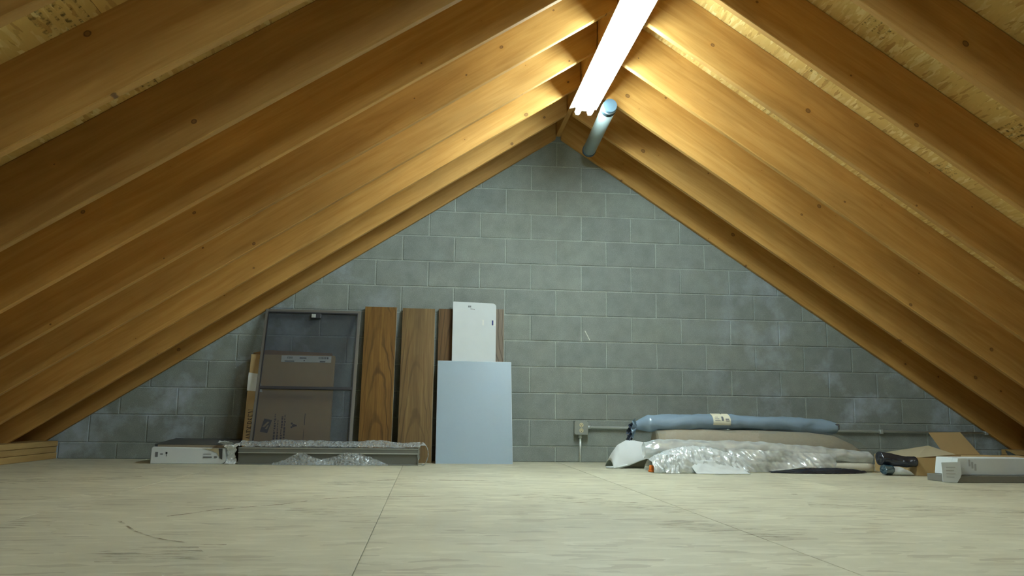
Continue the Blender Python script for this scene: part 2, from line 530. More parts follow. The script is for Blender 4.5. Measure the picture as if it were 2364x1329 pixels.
def smear(name, pts, w, mat, parent=floor, z=0.0012):
    """a thin irregular film of dirt along a polyline on the floor"""
    bm = bmesh.new()
    P = []
    for a, b in zip(pts[:-1], pts[1:]):
        n = max(2, int((Vector(b) - Vector(a)).length / 0.05))
        P += [Vector(a).lerp(Vector(b), k / n) for k in range(n)]
    P.append(Vector(pts[-1]))
    L = []
    for i, p in enumerate(P):
        d = (P[min(i + 1, len(P) - 1)] - P[max(i - 1, 0)]).normalized()
        nn = Vector((-d.y, d.x))
        q = p + nn * 0.03 * noise.noise(Vector((p.x * 5, p.y * 5, 3.3)))
        ww = w * (0.6 + 0.6 * abs(noise.noise(Vector((p.x * 9, p.y * 9, 1)))))
        L.append((bm.verts.new((q.x + nn.x * ww, q.y + nn.y * ww, z)), bm.verts.new((q.x - nn.x * ww, q.y - nn.y * ww, z))))
    for a, b in zip(L[:-1], L[1:]):
        bm.faces.new((a[0], a[1], b[1], b[0]))
    return from_bm(name, bm, mat, parent)

smear('tide_mark', [(-1.96, -3.55), (-1.85, -3.78), (-1.70, -3.95), (-1.60, -4.03), (-1.52, -4.03)], 0.006, M['tide'])
smear('tide_mark', [(-1.86, -3.42), (-1.75, -3.25), (-1.55, -3.05), (-1.42, -2.85), (-1.25, -2.75), (-0.95, -2.72)], 0.008, M['tide'])
smear('tide_mark', [(-1.35, -1.95), (-1.10, -1.78), (-0.85, -1.85), (-0.55, -1.9)], 0.014, M['tide'])
for pts, w in (([(-3.4, -2.3), (-2.5, -1.7)], 0.16), ([(-2.9, -3.0), (-2.4, -2.75)], 0.09), ([(-1.78, -4.25), (-1.55, -4.15)], 0.17),
               ([(-1.5, -3.25), (-1.2, -3.3)], 0.16), ([(-0.55, -2.6), (0.05, -3.3)], 0.15), ([(-0.2, -3.6), (0.15, -3.9)], 0.13),
               ([(-1.5, -2.05), (-1.1, -2.15)], 0.12), ([(0.6, -3.0), (1.4, -3.3)], 0.14), ([(-2.35, -3.65), (-2.15, -3.6)], 0.10),
               ([(1.6, -2.1), (2.3, -2.6)], 0.12), ([(-3.2, -1.2), (-2.6, -1.0)], 0.10)):
    smear('dirt_smear', pts, w, M['stain'], z=0.0008)
bm = bmesh.new()
bmesh.ops.create_circle(bm, cap_ends=True, radius=0.016, segments=10, matrix=Matrix.Translation((0.737, -2.572, 0.0015)))
from_bm('knot_mark', bm, M['tide'], floor)

# ------------------------------------------------------------------ gable walls of concrete block
def gable_poly(x0=-4.4, x1=4.4, z0=-0.2):
    return [(x0, z0), (x1, z0), (x1, max(z0 + 0.01, z_deck(x1))), (XR, z_deck(XR)), (x0, max(z0 + 0.01, z_deck(x0)))]

def clip(poly, a, b, c):
    """keep a*x + b*z <= c"""
    out = []
    for p, q in zip(poly, poly[1:] + poly[:1]):
        dp, dq = a * p[0] + b * p[1] - c, a * q[0] + b * q[1] - c
        if dp <= 0: out.append(p)
        if dp * dq < 0:
            t = dp / (dp - dq)
            out.append((p[0] + (q[0] - p[0]) * t, p[1] + (q[1] - p[1]) * t))
    return out

bm = bmesh.new()
add_prism(bm, gable_poly(), 'y', 0.0045, 0.2)
wall = from_bm('wall_back', bm, M['mortar'])
wall['kind'] = 'structure'
BX, BZ, Z0 = 0.4064, 0.2032, 0.1169
full_mesh = None
for r in range(-1, 15):
    za, zb = Z0 + BZ * r, Z0 + BZ * (r + 1)
    off = 0.5 if r % 2 == 0 else 0.0
    for n in range(-12, 12):
        xa, xb = BX * (n + off), BX * (n + off + 1)
        j = 0.0046
        poly = [(xa + j, za + j), (xb - j, za + j), (xb - j, zb - j), (xa + j, zb - j)]
        hi = z_deck(XR) - 0.006
        p2 = clip(poly, 0, -1, -0.001)
        p2 = clip(p2, TANA, 1, hi + TANA * XR) if p2 else p2
        p2 = clip(p2, -TANA, 1, hi - TANA * XR) if p2 else p2
        if len(p2) < 3: continue
        area = 0.5 * abs(sum(a[0] * b[1] - b[0] * a[1] for a, b in zip(p2, p2[1:] + p2[:1])))
        if area < 0.0015: continue
        cx, cz = (xa + xb) / 2, (za + zb) / 2
        whole = len(p2) == 4 and all(abs(a[0] - b[0]) < 1e-9 and abs(a[1] - b[1]) < 1e-9 for a, b in zip(poly, p2))
        if whole and full_mesh is not None:
            o = link('concrete_block', full_mesh, None, wall)
        else:
            bm = bmesh.new()
            add_prism(bm, [(x - cx, z - cz) for x, z in p2], 'y', 0.0, 0.05, 0.0022)
            o = from_bm('concrete_block', bm, M['block'], wall)
            if whole: full_mesh = o.data
        rnd = random.Random(r * 100 + n)
        o.location = (cx, rnd.uniform(-0.0012, 0.0012), cz)
bm = bmesh.new()
add_box(bm, (0.0, -0.002, 0.0), (0.006, 0.0, 0.085))
o = from_bm('chalk_scratch', bm, M['chalk'], wall)
o.location = (0.268, 0, 0.942); o.rotation_euler = (0, -0.48, 0)

bm = bmesh.new()
add_prism(bm, gable_poly(), 'y', Y_FRONT - 0.2, Y_FRONT)
wf = from_bm('wall_front', bm, M['block'])
wf['kind'] = 'structure'

# ------------------------------------------------------------------ roof: deck skin, sheathing, rafters, ridge
bm = bmesh.new()
zo = 0.016 / CA
pts = [(XR - 4.4, z_deck(XR - 4.4) + zo), (XR, z_deck(XR) + zo), (XR + 4.4, z_deck(XR + 4.4) + zo),
       (XR + 4.4, z_deck(XR + 4.4) + zo + 0.03), (XR, z_deck(XR) + zo + 0.03), (XR - 4.4, z_deck(XR - 4.4) + zo + 0.03)]
add_prism(bm, pts, 'y', Y_FRONT - 0.2, 0.2)
ceiling = from_bm('ceiling', bm, M['joist'])
ceiling['kind'] = 'structure'

RL = 4.17 / CA
bm = bmesh.new()
h = RAFTER_D
# local x runs down the slope from the ridge line, z is square to the roof
add_prism(bm, [(0.022 / CA + 0.0, 0.0), (RL, 0.0), (RL, h), (0.022 / CA - h * math.tan(ANG), h)], 'y', -RAFTER_T / 2, RAFTER_T / 2, 0.003)
rafter_mesh = None
for side in (1, -1):
    for k in range(8, -8, -1):
        if rafter_mesh is None:
            o = from_bm('rafter', bm, M['rafter'], ceiling)
            rafter_mesh = o.data
        else:
            o = link('rafter', rafter_mesh, None, ceiling)
        rnd = random.Random(k * 7 + side)
        o.location = (XR, Y8 - (8 - k) * SP - RAFTER_T / 2 + (0 if k == 8 else rnd.uniform(-0.004, 0.004)), ZR + rnd.uniform(-0.002, 0.002))
        bow = 0.009 if side == -1 and k in (0, 1) else 0.0
        o.rotation_euler = (0, ANG - bow, 0 if side == 1 else math.pi)
o = box_obj('ridge_board', (-4.3, -0.019, 0.0), (4.3, 0.019, 0.30), M['rafter'], ceiling, 0.002)
o.rotation_euler = (0, 0, math.pi / 2)
o.location = (XR, -4.31, ZR + 0.012)

# OSB roof panels, long side along the ridge
for side in (1, -1):
    for row in range(6):
        s0 = 0.005 - RAFTER_D * math.tan(ANG) + row * 1.22
        s1 = min(s0 + 1.22, 4.4 / CA + 0.2)
        if s1 - s0 < 0.1: continue
        y = 0.0 - (1.22 if row % 2 else 0.0)
        edges = [0.0] + ([y] if y < 0 else [])
        yy = edges[-1]
        while yy > Y_FRONT:
            yy -= 2.44
            edges.append(max(yy, Y_FRONT))
        for a, b in zip(edges[:-1], edges[1:]):
            if a - b < 0.05: continue
            hx, hy = (s1 - s0) / 2 - 0.0006, (a - b) / 2 - 0.0006
            bm = bmesh.new()
            add_box(bm, (-hy, -hx, 0.0), (hy, hx, 0.013))
            o = from_bm('sheathing_panel', bm, M['sheathing'], ceiling)
            sc = (s0 + s1) / 2
            # local x along the ridge, local y down the slope
            Rm = Matrix(((0, side * CA, -0.0), (side * 1.0, 0, 0), (0, -SA, 0))).to_3x3()
            ex = Vector((0, 1, 0)); ey = Vector((side * CA, 0, -SA)); ez = Vector((side * SA, 0, CA))
            if ex.cross(ey).dot(ez) < 0: ex = -ex
            m4 = Matrix((ex, ey, ez)).transposed().to_4x4()
            m4.translation = Vector((XR, (a + b) / 2, ZR)) + ey * sc + ez * (RAFTER_D + 0.001)
            o.matrix_world = m4

def roof_pt(side, x, y, n):
    """point on a slope at plan position x, y and n metres above the rafter undersides"""
    ey = Vector((side * CA, 0, -SA)); ez = Vector((side * SA, 0, CA))
    s = (abs(x - XR) - n * SA) / CA
    return Vector((XR, y, ZR)) + ey * s + ez * n

def stamp(side, x, y, w, hgt, rows, seed):
    """smudged maker's print on the underside of a roof panel: ruled lines and blots"""
    rnd = random.Random(seed)
    bm = bmesh.new()
    ey = Vector((side * CA, 0, -SA)); ex = Vector((0, 1, 0))
    c = roof_pt(side, x, y, RAFTER_D - 0.0012)
    for r in range(rows):
        v0 = -hgt / 2 + hgt * (r + 0.15) / rows
        v1 = v0 + hgt / rows * rnd.choice((0.35, 0.6))
        u = -w / 2 + rnd.uniform(0, 0.2) * w
        while u < w / 2:
            u2 = u + rnd.uniform(0.08, 0.3) * w
            vs = [bm.verts.new(c + ex * a + ey * b) for a, b in ((u, v0), (min(u2, w / 2), v0), (min(u2, w / 2), v1), (u, v1))]
            bm.faces.new(vs)
            u = u2 + rnd.uniform(0.02, 0.07) * w
    return from_bm('ink_stamp', bm, M['stamp'], ceiling)

stamp(-1, -2.12, -3.95, 0.24, 0.15, 6, 1)
stamp(-1, -2.06, -3.39, 0.24, 0.07, 3, 2)
stamp(1, 1.10, -2.935, 0.16, 0.16, 6, 3)
stamp(1, 1.80, -2.855, 0.14, 0.14, 5, 4)
stamp(1, 1.07, -2.364, 0.10, 0.15, 5, 5)
stamp(1, 1.08, -1.735, 0.08, 0.14, 4, 6)
stamp(1, 1.82, -2.265, 0.10, 0.13, 4, 7)

# wall plates at the eaves
for i, (xa, xb) in enumerate(((-3.84, -3.655), (3.665, 3.85))):
    tr_ = bpy.data.objects.new(f'trim_{i + 1}', None)
    COL.objects.link(tr_)
    tr_['kind'] = 'structure'
    xm = (xa + xb) / 2
    tr_.location = (xm, -4.3, 0)
    hw = (xb - xa) / 2
    sgn = 1 if xm < 0 else -1
    for z0, z1, ins in ((0.001, 0.044, 0.0), (0.046, 0.087, 0.004), (0.089, 0.127, -0.002)):
        o = box_obj('plank', (-4.28, -hw + ins, z0), (4.28, hw + ins, z1), M['plate'], tr_, 0.002)
        o.rotation_euler = (0, 0, math.pi / 2)

# ------------------------------------------------------------------ fluorescent lamp under the ridge
def lamp(y_near, y_far, label, tube_mat):
    cy = (y_near + y_far) / 2
    L = (y_far - y_near) / 2
    t = empty('fluorescent_lamp', (0.012, cy, 2.40), label, 'lamp')
    bm = bmesh.new()
    add_prism(bm, [(-0.045, 0.022), (0.045, 0.022), (0.055, 0.05), (0.05, 0.105), (-0.05, 0.105), (-0.055, 0.05)], 'y', -L, L, 0.002)
    from_bm('channel', bm, M['lamp_body'], t)
    for s in (-1, 1):
        bm = bmesh.new()
        add_prism(bm, [(s * 0.05, 0.050), (s * 0.094, 0.038), (s * 0.094, 0.032), (s * 0.091, 0.032), (s * 0.091, 0.035), (s * 0.05, 0.047)], 'y', -L, L)
        from_bm('reflector', bm, M['lamp_body'], t)
        bm = bmesh.new()
        add_cyl(bm, (s * 0.042, -L + 0.035, 0.0), (s * 0.042, L - 0.035, 0.0), 0.019, n=24)
        tb = from_bm('tube', bm, tube_mat, t)
        for e in (-1, 1):
            bm = bmesh.new()
            add_box(bm, (s * 0.042 - 0.012, e * (L - 0.024) - 0.010, -0.016), (s * 0.042 + 0.012, e * (L - 0.024) + 0.010, 0.024), 0.002)
            from_bm('lamp_holder', bm, M['lamp_body'], t)
    for yy in (-L * 0.7, L * 0.7):
        bm = bmesh.new()
        add_box(bm, (-0.012, yy - 0.01, 0.104), (0.012, yy + 0.01, 0.197))
        from_bm('hanger', bm, M['lamp_body'], t)
    return t
lamp(-2.80, -1.07, 'bare two tube fluorescent strip lamp glowing white beneath the ridge, beside the grey pipe', M['tube'])
lamp(-6.35, -4.60, 'second bare fluorescent strip lamp further along the ridge, out over the near floor', M['tube_dim'])

# ------------------------------------------------------------------ grey pipe strapped under the rafters beside the lamp
P0, P1 = Vector((0.176, -1.175, 2.420)), Vector((0.219, -0.245, 2.420))
t = empty('grey_pipe', P0, 'capped grey plastic pipe hung below the rafters between lamp and block wall', 'pipe')
bm = bmesh.new(); add_cyl(bm, (0, 0, 0), P1 - P0, 0.050, n=28); from_bm('pipe_run', bm, M['pipe'], t)
d = (P1 - P0).normalized()
bm = bmesh.new(); add_cyl(bm, -d * 0.03, d * 0.05, 0.046, 0.054, n=28); from_bm('end_cap', bm, M['pipe_cap'], t)
bm = bmesh.new(); add_cyl(bm, P1 - P0 - d * 0.03, P1 - P0 + d * 0.004, 0.054, n=28); from_bm('collar', bm, M['pipe_cap'], t)
for yk in (-1.12, -0.575):
    f = (yk - P0.y) / (P1.y - P0.y)
    q = (P1 - P0) * f
    zz = z_under(P0.x + q.x) - P0.z
    bm = bmesh.new(); add_box(bm, (q.x - 0.012, q.y - 0.012, 0.03), (q.x + 0.012, q.y + 0.012, zz + 0.004)); from_bm('strap', bm, M['grey_metal'], t)

# ------------------------------------------------------------------ outlet box and its conduits on the block wall
t = empty('outlet_box', (0.192, 0.0, 0.262), 'square metal outlet box with an ivory receptacle on the block wall', 'outlet')
box_obj('back_box', (-0.052, -0.055, -0.052), (0.052, -0.001, 0.052), M['box_metal'], t, 0.003)
bm = bmesh.new()
c = 0.012
add_prism(bm, [(-0.054 + c, -0.054), (0.054 - c, -0.054), (0.054, -0.054 + c), (0.054, 0.054 - c), (0.054 - c, 0.054), (-0.054 + c, 0.054), (-0.054, 0.054 - c), (-0.054, -0.054 + c)], 'y', -0.061, -0.055, 0.002)
from_bm('cover_plate', bm, M['box_metal'], t)
for zz in (0.021, -0.021):
    bm = bmesh.new(); add_cyl(bm, (0.0, -0.064, zz), (0.0, -0.060, zz), 0.0165, n=20)
    rc = from_bm('receptacle', bm, M['ivory'], t)
    bm = bmesh.new()
    for sx in (-0.006, 0.006): add_box(bm, (sx - 0.0012, -0.0652, zz), (sx + 0.0012, -0.0638, zz + 0.008))
    add_cyl(bm, (0, -0.0652, zz - 0.007), (0, -0.0638, zz - 0.007), 0.003, n=8)
    from_bm('slot', bm, M['black'], rc)
bm = bmesh.new(); add_cyl(bm, (0, -0.0635, 0), (0, -0.060, 0), 0.003, n=8); from_bm('screw', bm, M['ivory'], t)
for sx, sz in ((-1, -1), (1, -1), (-1, 1), (1, 1)):
    bm = bmesh.new(); add_cyl(bm, (sx * 0.046, -0.058, sz * 0.046), (sx * 0.046, -0.0555, sz * 0.046), 0.006, n=8)
    from_bm('corner_screw', bm, M['ivory'] if sz < 0 else M['black'], t)
t = empty('metal_conduit', (0.245, -0.022, 0.266), 'long thin steel conduit running level along the block wall to the eave', 'conduit')
bm = bmesh.new(); add_cyl(bm, (0.018, 0, 0), (3.52, 0, -0.012), 0.0095, n=14); from_bm('conduit_run', bm, M['grey_metal'], t)
bm = bmesh.new(); add_cyl(bm, (0.0, 0, 0), (0.026, 0, 0), 0.014, n=14); from_bm('connector', bm, M['grey_metal'], t)
for xx in (1.2, 2.4, 3.3):
    bm = bmesh.new(); add_box(bm, (xx - 0.012, -0.012, -0.026), (xx + 0.012, 0.021, 0.008), 0.002); from_bm('strap', bm, M['grey_metal'], t)
t = empty('metal_conduit', (0.190, -0.022, 0.0), 'short upright steel conduit dropping from the outlet box into the floor', 'conduit')
bm = bmesh.new(); add_cyl(bm, (0, 0, 0.0), (0, 0, 0.185), 0.0095, n=14); from_bm('conduit_run', bm, M['grey_metal'], t)
bm = bmesh.new(); add_cyl(bm, (0, 0, 0.182), (0, 0, 0.210), 0.014, n=14); from_bm('connector', bm, M['grey_metal'], t)

# ------------------------------------------------------------------ flat goods leaning on the block wall
def leaning(name, bl, br, tl, label, cat, group=None):
    """an Empty whose x runs along the bottom edge, z up the leaning face, -y out of the face"""
    bl, br, tl = Vector(bl), Vector(br), Vector(tl)
    bl.y = br.y = (bl.y + br.y) / 2
    ex = Vector((1, 0, 0))
    ez = (tl - bl); H = None
    ez = (ez - ex * ez.dot(ex)); H = ez.length; ez.normalize()
    ey = ez.cross(ex)
    m4 = Matrix((ex, ey, ez)).transposed().to_4x4()
    m4.translation = (bl + br) / 2
    t = empty(name, (0, 0, 0), label, cat, group)
    t.matrix_world = m4
    return t, (br - bl).length, H

def rect_mark(name, u0, v0, u1, v1, y, mat, parent, th=0.0006):
    return box_obj(name, (u0, y - th, v0), (u1, y, v1), mat, parent)

# walnut boards
spec = [((-1.489, -0.255, 0), (-1.249, -0.205, 0), (-1.481, -0.035, 1.163), 'brown walnut shelf board leaning beside the dark screen frame', (0.225, 0.122, 0.027), (0.125, 0.058, 0.011), 1),
        ((-1.203, -0.30, 0), (-0.955, -0.26, 0), (-1.184, -0.035, 1.158), 'paler walnut shelf board with a pointed dark grain figure, second along the wall', (0.205, 0.132, 0.048), (0.125, 0.07, 0.022), 2.4),
        ((-0.925, -0.075, 0), (-0.680, -0.070, 0), (-0.919, -0.030, 1.161), 'narrow showing strip of walnut board between a full board and the white carton', (0.195, 0.112, 0.042), (0.12, 0.062, 0.021), 5.1),
        ((-0.664, -0.075, 0), (-0.418, -0.070, 0), (-0.664, -0.030, 1.170), 'greyish wood board almost wholly hidden behind the white carton', (0.27, 0.22, 0.165), (0.18, 0.14, 0.10), 7.7)]
for bl, br, tl, lab, lc, dc, sd in spec:
    t, W, H = leaning('walnut_board', bl, br, tl, lab, 'board', 'wood boards leaning on the block wall')
    wm = mat_walnut('walnut_%d' % int(sd), lc, dc, sd)
    box_obj('veneer_face', (-W / 2, -0.001, 0.0), (W / 2, 0.012, H), wm, t, 0.0008)
    box_obj('edge_band', (W / 2 - 0.0002, -0.0005, 0.001), (W / 2 + 0.0022, 0.021, H - 0.001), mat_plain('pale_edge', (0.30, 0.25, 0.17), 0.6), t)
    box_obj('board_core', (-W / 2 + 0.001, 0.012, 0.001), (W / 2 - 0.001, 0.022, H - 0.001), mat_plain('core', (0.05, 0.035, 0.025), 0.8), t)

# blue grey cabinet panel
t, W, H = leaning('cabinet_panel', (-0.924, -0.360, 0.0), (-0.366, -0.325, 0.0), (-0.926, -0.135, 0.752), 'plain blue grey laminate panel standing in front of the white carton', 'panel')
box_obj('panel_face', (-W / 2 + 0.002, -0.001, 0.002), (W / 2 - 0.002, 0.017, H - 0.002), M['panel_blue'], t, 0.0006)
for nm, lo, hi in (('edge_band', (-W / 2, 0.0, 0), (-W / 2 + 0.002, 0.017, H)), ('edge_band', (W / 2 - 0.002, 0.0, 0), (W / 2, 0.017, H)), ('edge_band', (-W / 2, 0.0, H - 0.002), (W / 2, 0.017, H)), ('edge_band', (-W / 2, 0.0, 0), (W / 2, 0.017, 0.002))):
    box_obj(nm, lo, hi, M['panel_edge'], t)

# white flat carton with a rounded upper corner
t, W, H = leaning('flat_white_carton', (-0.818, -0.135, 0.0), (-0.483, -0.130, 0.0), (-0.808, -0.075, 1.213), 'tall white flat carton with a rounded corner rising behind the blue grey panel', 'carton')
bm = bmesh.new()
R = 0.028
pts = [(-W / 2, 0), (W / 2, 0), (W / 2, H - R - 0.008)] + [(W / 2 - R + R * math.cos(a), H - R - 0.008 + R * math.sin(a)) for a in (math.pi / 8 * k for k in range(1, 5))] + [(-W / 2, H)]
add_prism(bm, pts, 'y', -0.012, 0.022, 0.001)
from_bm('carton_body', bm, M['white_card'], t)
g = rect_mark('paper_label', W / 2 - 0.036, 1.03, W / 2 - 0.003, 1.075, -0.0125, M['label_white'], t)
rect_mark('printed_mark', W / 2 - 0.033, 1.034, W / 2 - 0.021, 1.073, -0.0132, M['blue_ink'], g)
rect_mark('paper_label', W / 2 - 0.106, 1.033, W / 2 - 0.094, 1.075, -0.0130, M['label_white'], t)  # white strip that paints a short glint on the carton face
for k in range(3):
    rect_mark('printed_mark', -W / 2 + 0.118 + 0.008 * k, H - 0.044, -W / 2 + 0.124 + 0.008 * k, H - 0.030, -0.0125, M['ink_grey'], t)
for k in range(4):
    rect_mark('printed_mark', -W / 2 + 0.136 + 0.009 * k, H - 0.058 - 0.001 * k, -W / 2 + 0.142 + 0.009 * k, H - 0.053 - 0.001 * k, -0.0125, M['ink_grey'], t)

# brown carton behind the screen
t, W, H = leaning('brown_carton', (-2.306, -0.270, 0.0), (-1.694, -0.272, 0.0), (-2.298, -0.115, 0.775), 'flat brown cardboard carton with printed lettering behind the dark screen', 'carton')
box_obj('carton_body', (-W / 2, 0.0, 0.0), (W / 2, 0.055, H), M['carton'], t, 0.002)
bm = bmesh.new()
add_prism(bm, [(-W / 2 + 0.004, H - 0.03), (W / 2 - 0.004, H - 0.03), (W / 2 - 0.03, H + 0.034), (-W / 2 + 0.10, H + 0.050), (-W / 2 + 0.004, H + 0.026)], 'y', 0.056, 0.060)
from_bm('back_flap', bm, M['carton_dark'], t)
box_obj('corner_flap', (W / 2 - 0.032, -0.003, 0.001), (W / 2 - 0.0005, -0.0004, H - 0.002), M['carton'], t)
lb = rect_mark('paper_label', -W / 2 + 0.222, H - 0.056, W / 2 - 0.024, H - 0.006, -0.003, M['label_white'], t, 0.0008)
rr = random.Random(5)
def barcode(u0, u1, v0, v1, y, parent, step=0.0035):
    bm = bmesh.new(); u = u0
    while u < u1:
        w = rr.choice((0.4, 0.7)) * step
        add_box(bm, (u, y - 0.0005, v0), (u + w, y, v1)); u += step * rr.choice((1, 1.4))
    return from_bm('barcode_print', bm, M['black'], parent)
barcode(-W / 2 + 0.265, -W / 2 + 0.30, H - 0.030, H - 0.014, -0.0038, lb)
barcode(W / 2 - 0.118, W / 2 - 0.048, H - 0.030, H - 0.014, -0.0038, lb)
for a, b, c_ in ((0.248, 0.318, 0.045), (0.355, 0.405, 0.02), (0.385, 0.395, 0.040), (0.505, 0.545, 0.045)):
    rect_mark('printed_line', -W / 2 + a, H - c_ - 0.008, -W / 2 + b, H - c_, -0.0038, M['ink_grey'], lb)
# white tape over the edge
bm = bmesh.new()
add_prism(bm, [(-W / 2 - 0.004, 0.515), (-W / 2 + 0.108, 0.505), (-W / 2 + 0.075, 0.640), (-W / 2 - 0.001, 0.650)], 'y', -0.002, -0.0004)
add_box(bm, (-W / 2 - 0.004, -0.002, 0.515), (-W / 2 - 0.0005, 0.056, 0.650))
from_bm('tape', bm, M['label_white'], t)

# lettering drawn as strokes: thick and thin lines with small serifs
GL = {
 'A': ([(0, 0, .45, 1, .07), (.45, 1, .9, 0, .15), (.2, .36, .7, .36, .06)], [(-.12, .16), (.72, 1.06)], []),
 'N': ([(.1, 0, .1, 1, .07), (.1, 1, .8, 0, .15), (.8, 0, .8, 1, .07)], [(-.04, .26)], [(-.06, .2), (.66, .96)]),
 'D': ([(.14, 0, .14, 1, .15), (.14, 1, .5, .97, .06), (.5, .97, .78, .72, .1), (.78, .72, .82, .5, .15), (.82, .5, .78, .28, .15), (.78, .28, .5, .03, .1), (.5, .03, .14, 0, .06)], [(-.02, .3)], [(-.02, .3)]),
 'E': ([(.14, 0, .14, 1, .15), (.14, .97, .66, .97, .07), (.14, .5, .52, .5, .07), (.14, .03, .7, .03, .07), (.66, .97, .66, .78, .06), (.7, .03, .7, .24, .06), (.52, .6, .52, .4, .05)], [(-.02, .3)], [(-.02, .3)]),
 'R': ([(.14, 0, .14, 1, .15), (.14, .97, .5, .97, .07), (.5, .97, .66, .86, .12), (.66, .86, .66, .62, .15), (.66, .62, .48, .5, .1), (.48, .5, .14, .5, .06), (.42, .5, .82, 0, .15)], [(-.02, .3), (.72, .96)], [(-.02, .3)]),
 'S': ([(.66, .96, .64, .74, .05), (.62, .86, .4, .98, .07), (.4, .98, .18, .88, .1), (.18, .88, .16, .7, .12), (.16, .7, .5, .5, .16), (.5, .5, .64, .32, .15), (.64, .32, .6, .12, .1), (.6, .12, .36, .02, .08), (.36, .02, .14, .14, .07), (.12, .04, .14, .28, .05)], [], []),
}
def serif_word(name, word, origin, adv, size, y, mat, parent, spacing=1.02):
    """word written along direction adv = (du, dv) in the face plane"""
    bm = bmesh.new()
    ax = Vector(adv).normalized(); up = Vector((-ax.y, ax.x))
    pen = 0.0
    def P(px, py):
        q = Vector(origin) + ax * (pen + px * size) + up * (py * size)
        return Vector((q.x, y, q.y))
    def stroke(x0, y0, x1, y1, w):
        d = Vector((x1 - x0, y1 - y0)); d.normalize(); n = Vector((-d.y, d.x)) * w / 2
        e = d * 0.02
        bm.faces.new([bm.verts.new(P(*c)) for c in ((x0 + n.x - e.x, y0 + n.y - e.y), (x1 + n.x + e.x, y1 + n.y + e.y), (x1 - n.x + e.x, y1 - n.y + e.y), (x0 - n.x - e.x, y0 - n.y - e.y))])
    for ch in word:
        st, bot, top = GL[ch]
        for s in st: stroke(*s)
        for a, b in bot: stroke(a, .02, b, .02, .05)
        for a, b in top: stroke(a, .98, b, .98, .05)
        pen += spacing * size
    return from_bm(name, bm, mat, parent)
serif_word('printed_lettering', 'ANDERSEN', (-W / 2 + 0.080, 0.158), (0, 1), 0.0285 * 1.0, -0.0012, M['ink_brown'], t, 0.96)
# stretch the letters across the reading direction: tall capitals
lt = [c for c in t.children if c.name.startswith('printed_lettering')][0]
for v in lt.data.vertices:
    v.co.x = (-W / 2 + 0.080) + (v.co.x - (-W / 2 + 0.080)) * 2.0
# black emblem with a swoosh, small text columns, small crest
em = bpy.data.objects.new('printed_emblem', None); COL.objects.link(em); em.parent = t
bm = bmesh.new()
u = -W / 2 + 0.118
add_prism(bm, [(u, 0.215), (u + 0.052, 0.205), (u + 0.078, 0.300), (u + 0.022, 0.310)], 'y', -0.0012, -0.0004)
from_bm('emblem_field', bm, M['ink_brown'], em)
bm = bmesh.new()
add_prism(bm, [(u + 0.012, 0.250), (u + 0.030, 0.248), (u + 0.060, 0.285), (u + 0.048, 0.288)], 'y', -0.0018, -0.0013)
add_prism(bm, [(u + 0.034, 0.235), (u + 0.046, 0.232), (u + 0.058, 0.262), (u + 0.050, 0.262)], 'y', -0.0018, -0.0013)
from_bm('emblem_sail', bm, M['carton'], em)
for uu, v0, v1, w in ((0.212, 0.10, 0.345, 0.012), (0.236, 0.12, 0.30, 0.010), (0.262, 0.10, 0.33, 0.012), (0.282, 0.12, 0.345, 0.012)):
    bm = bmesh.new(); v = v0
    while v < v1:
        v2 = v + rr.uniform(0.008, 0.022)
        hgt = rr.choice((0.55, 1.0)) * w
        add_box(bm, (-W / 2 + uu, -0.0010, v), (-W / 2 + uu + hgt, -0.0004, min(v2, v1))); v = v2 + rr.uniform(0.003, 0.007)
    from_bm('printed_line', bm, M['ink_brown'], t)
bm = bmesh.new()
add_cyl(bm, (-W / 2 + 0.352, -0.001, 0.262), (-W / 2 + 0.352, -0.0004, 0.262), 0.012, n=8)
add_cyl(bm, (-W / 2 + 0.338, -0.001, 0.250), (-W / 2 + 0.338, -0.0004, 0.250), 0.008, n=6)
add_cyl(bm, (-W / 2 + 0.338, -0.001, 0.276), (-W / 2 + 0.338, -0.0004, 0.276), 0.008, n=6)
add_box(bm, (-W / 2 + 0.358, -0.001, 0.256), (-W / 2 + 0.374, -0.0004, 0.268))
from_bm('printed_crest', bm, M['ink_brown'], t)
rect_mark('printed_line', -W / 2 + 0.425, 0.10, -W / 2 + 0.428, 0.235, -0.0004, M['ink_brown'], t)
rect_mark('printed_line', -W / 2 + 0.425, 0.265, -W / 2 + 0.430, 0.350, -0.0004, M['ink_brown'], t)

# window screen with dark mesh
t, W, H = leaning('window_screen', (-2.232, -0.415, 0.0), (-1.520, -0.405, 0.0), (-2.214, -0.045, 1.126), 'tall bronze framed insect screen with dark see-through mesh leaning on the wall', 'window screen')
fw = 0.022
for lo, hi in (((-W / 2, 0, 0), (-W / 2 + fw, 0.018, H)), ((W / 2 - fw, 0, 0), (W / 2, 0.018, H)), ((-W / 2 + fw, 0, H - fw), (W / 2 - fw, 0.018, H)), ((-W / 2 + fw, 0, 0), (W / 2 - fw, 0.018, fw))):
    box_obj('frame_rail', lo, hi, M['bronze'], t, 0.0015)
for lo, hi in (((-W / 2 + fw, -0.003, fw), (-W / 2 + fw + 0.005, 0.012, H - fw)), ((W / 2 - fw - 0.005, -0.003, fw), (W / 2 - fw, 0.012, H - fw)), ((-W / 2 + fw, -0.003, H - fw - 0.009), (W / 2 - fw, 0.012, H - fw))):
    box_obj('spline_bead', lo, hi, M['bronze_dark'], t)
box_obj('cross_bar', (-W / 2 + fw, -0.002, 0.545), (W / 2 - fw, 0.014, 0.566), M['bronze_dark'], t, 0.001)
box_obj('screen_mesh', (-W / 2 + fw, 0.0125, fw), (W / 2 - fw, 0.0133, H - fw), M['mesh'], t)
hd = box_obj('latch', (-0.012, -0.012, H - fw - 0.052), (0.060, 0.010, H - fw - 0.014), M['bronze_dark'], t, 0.003)
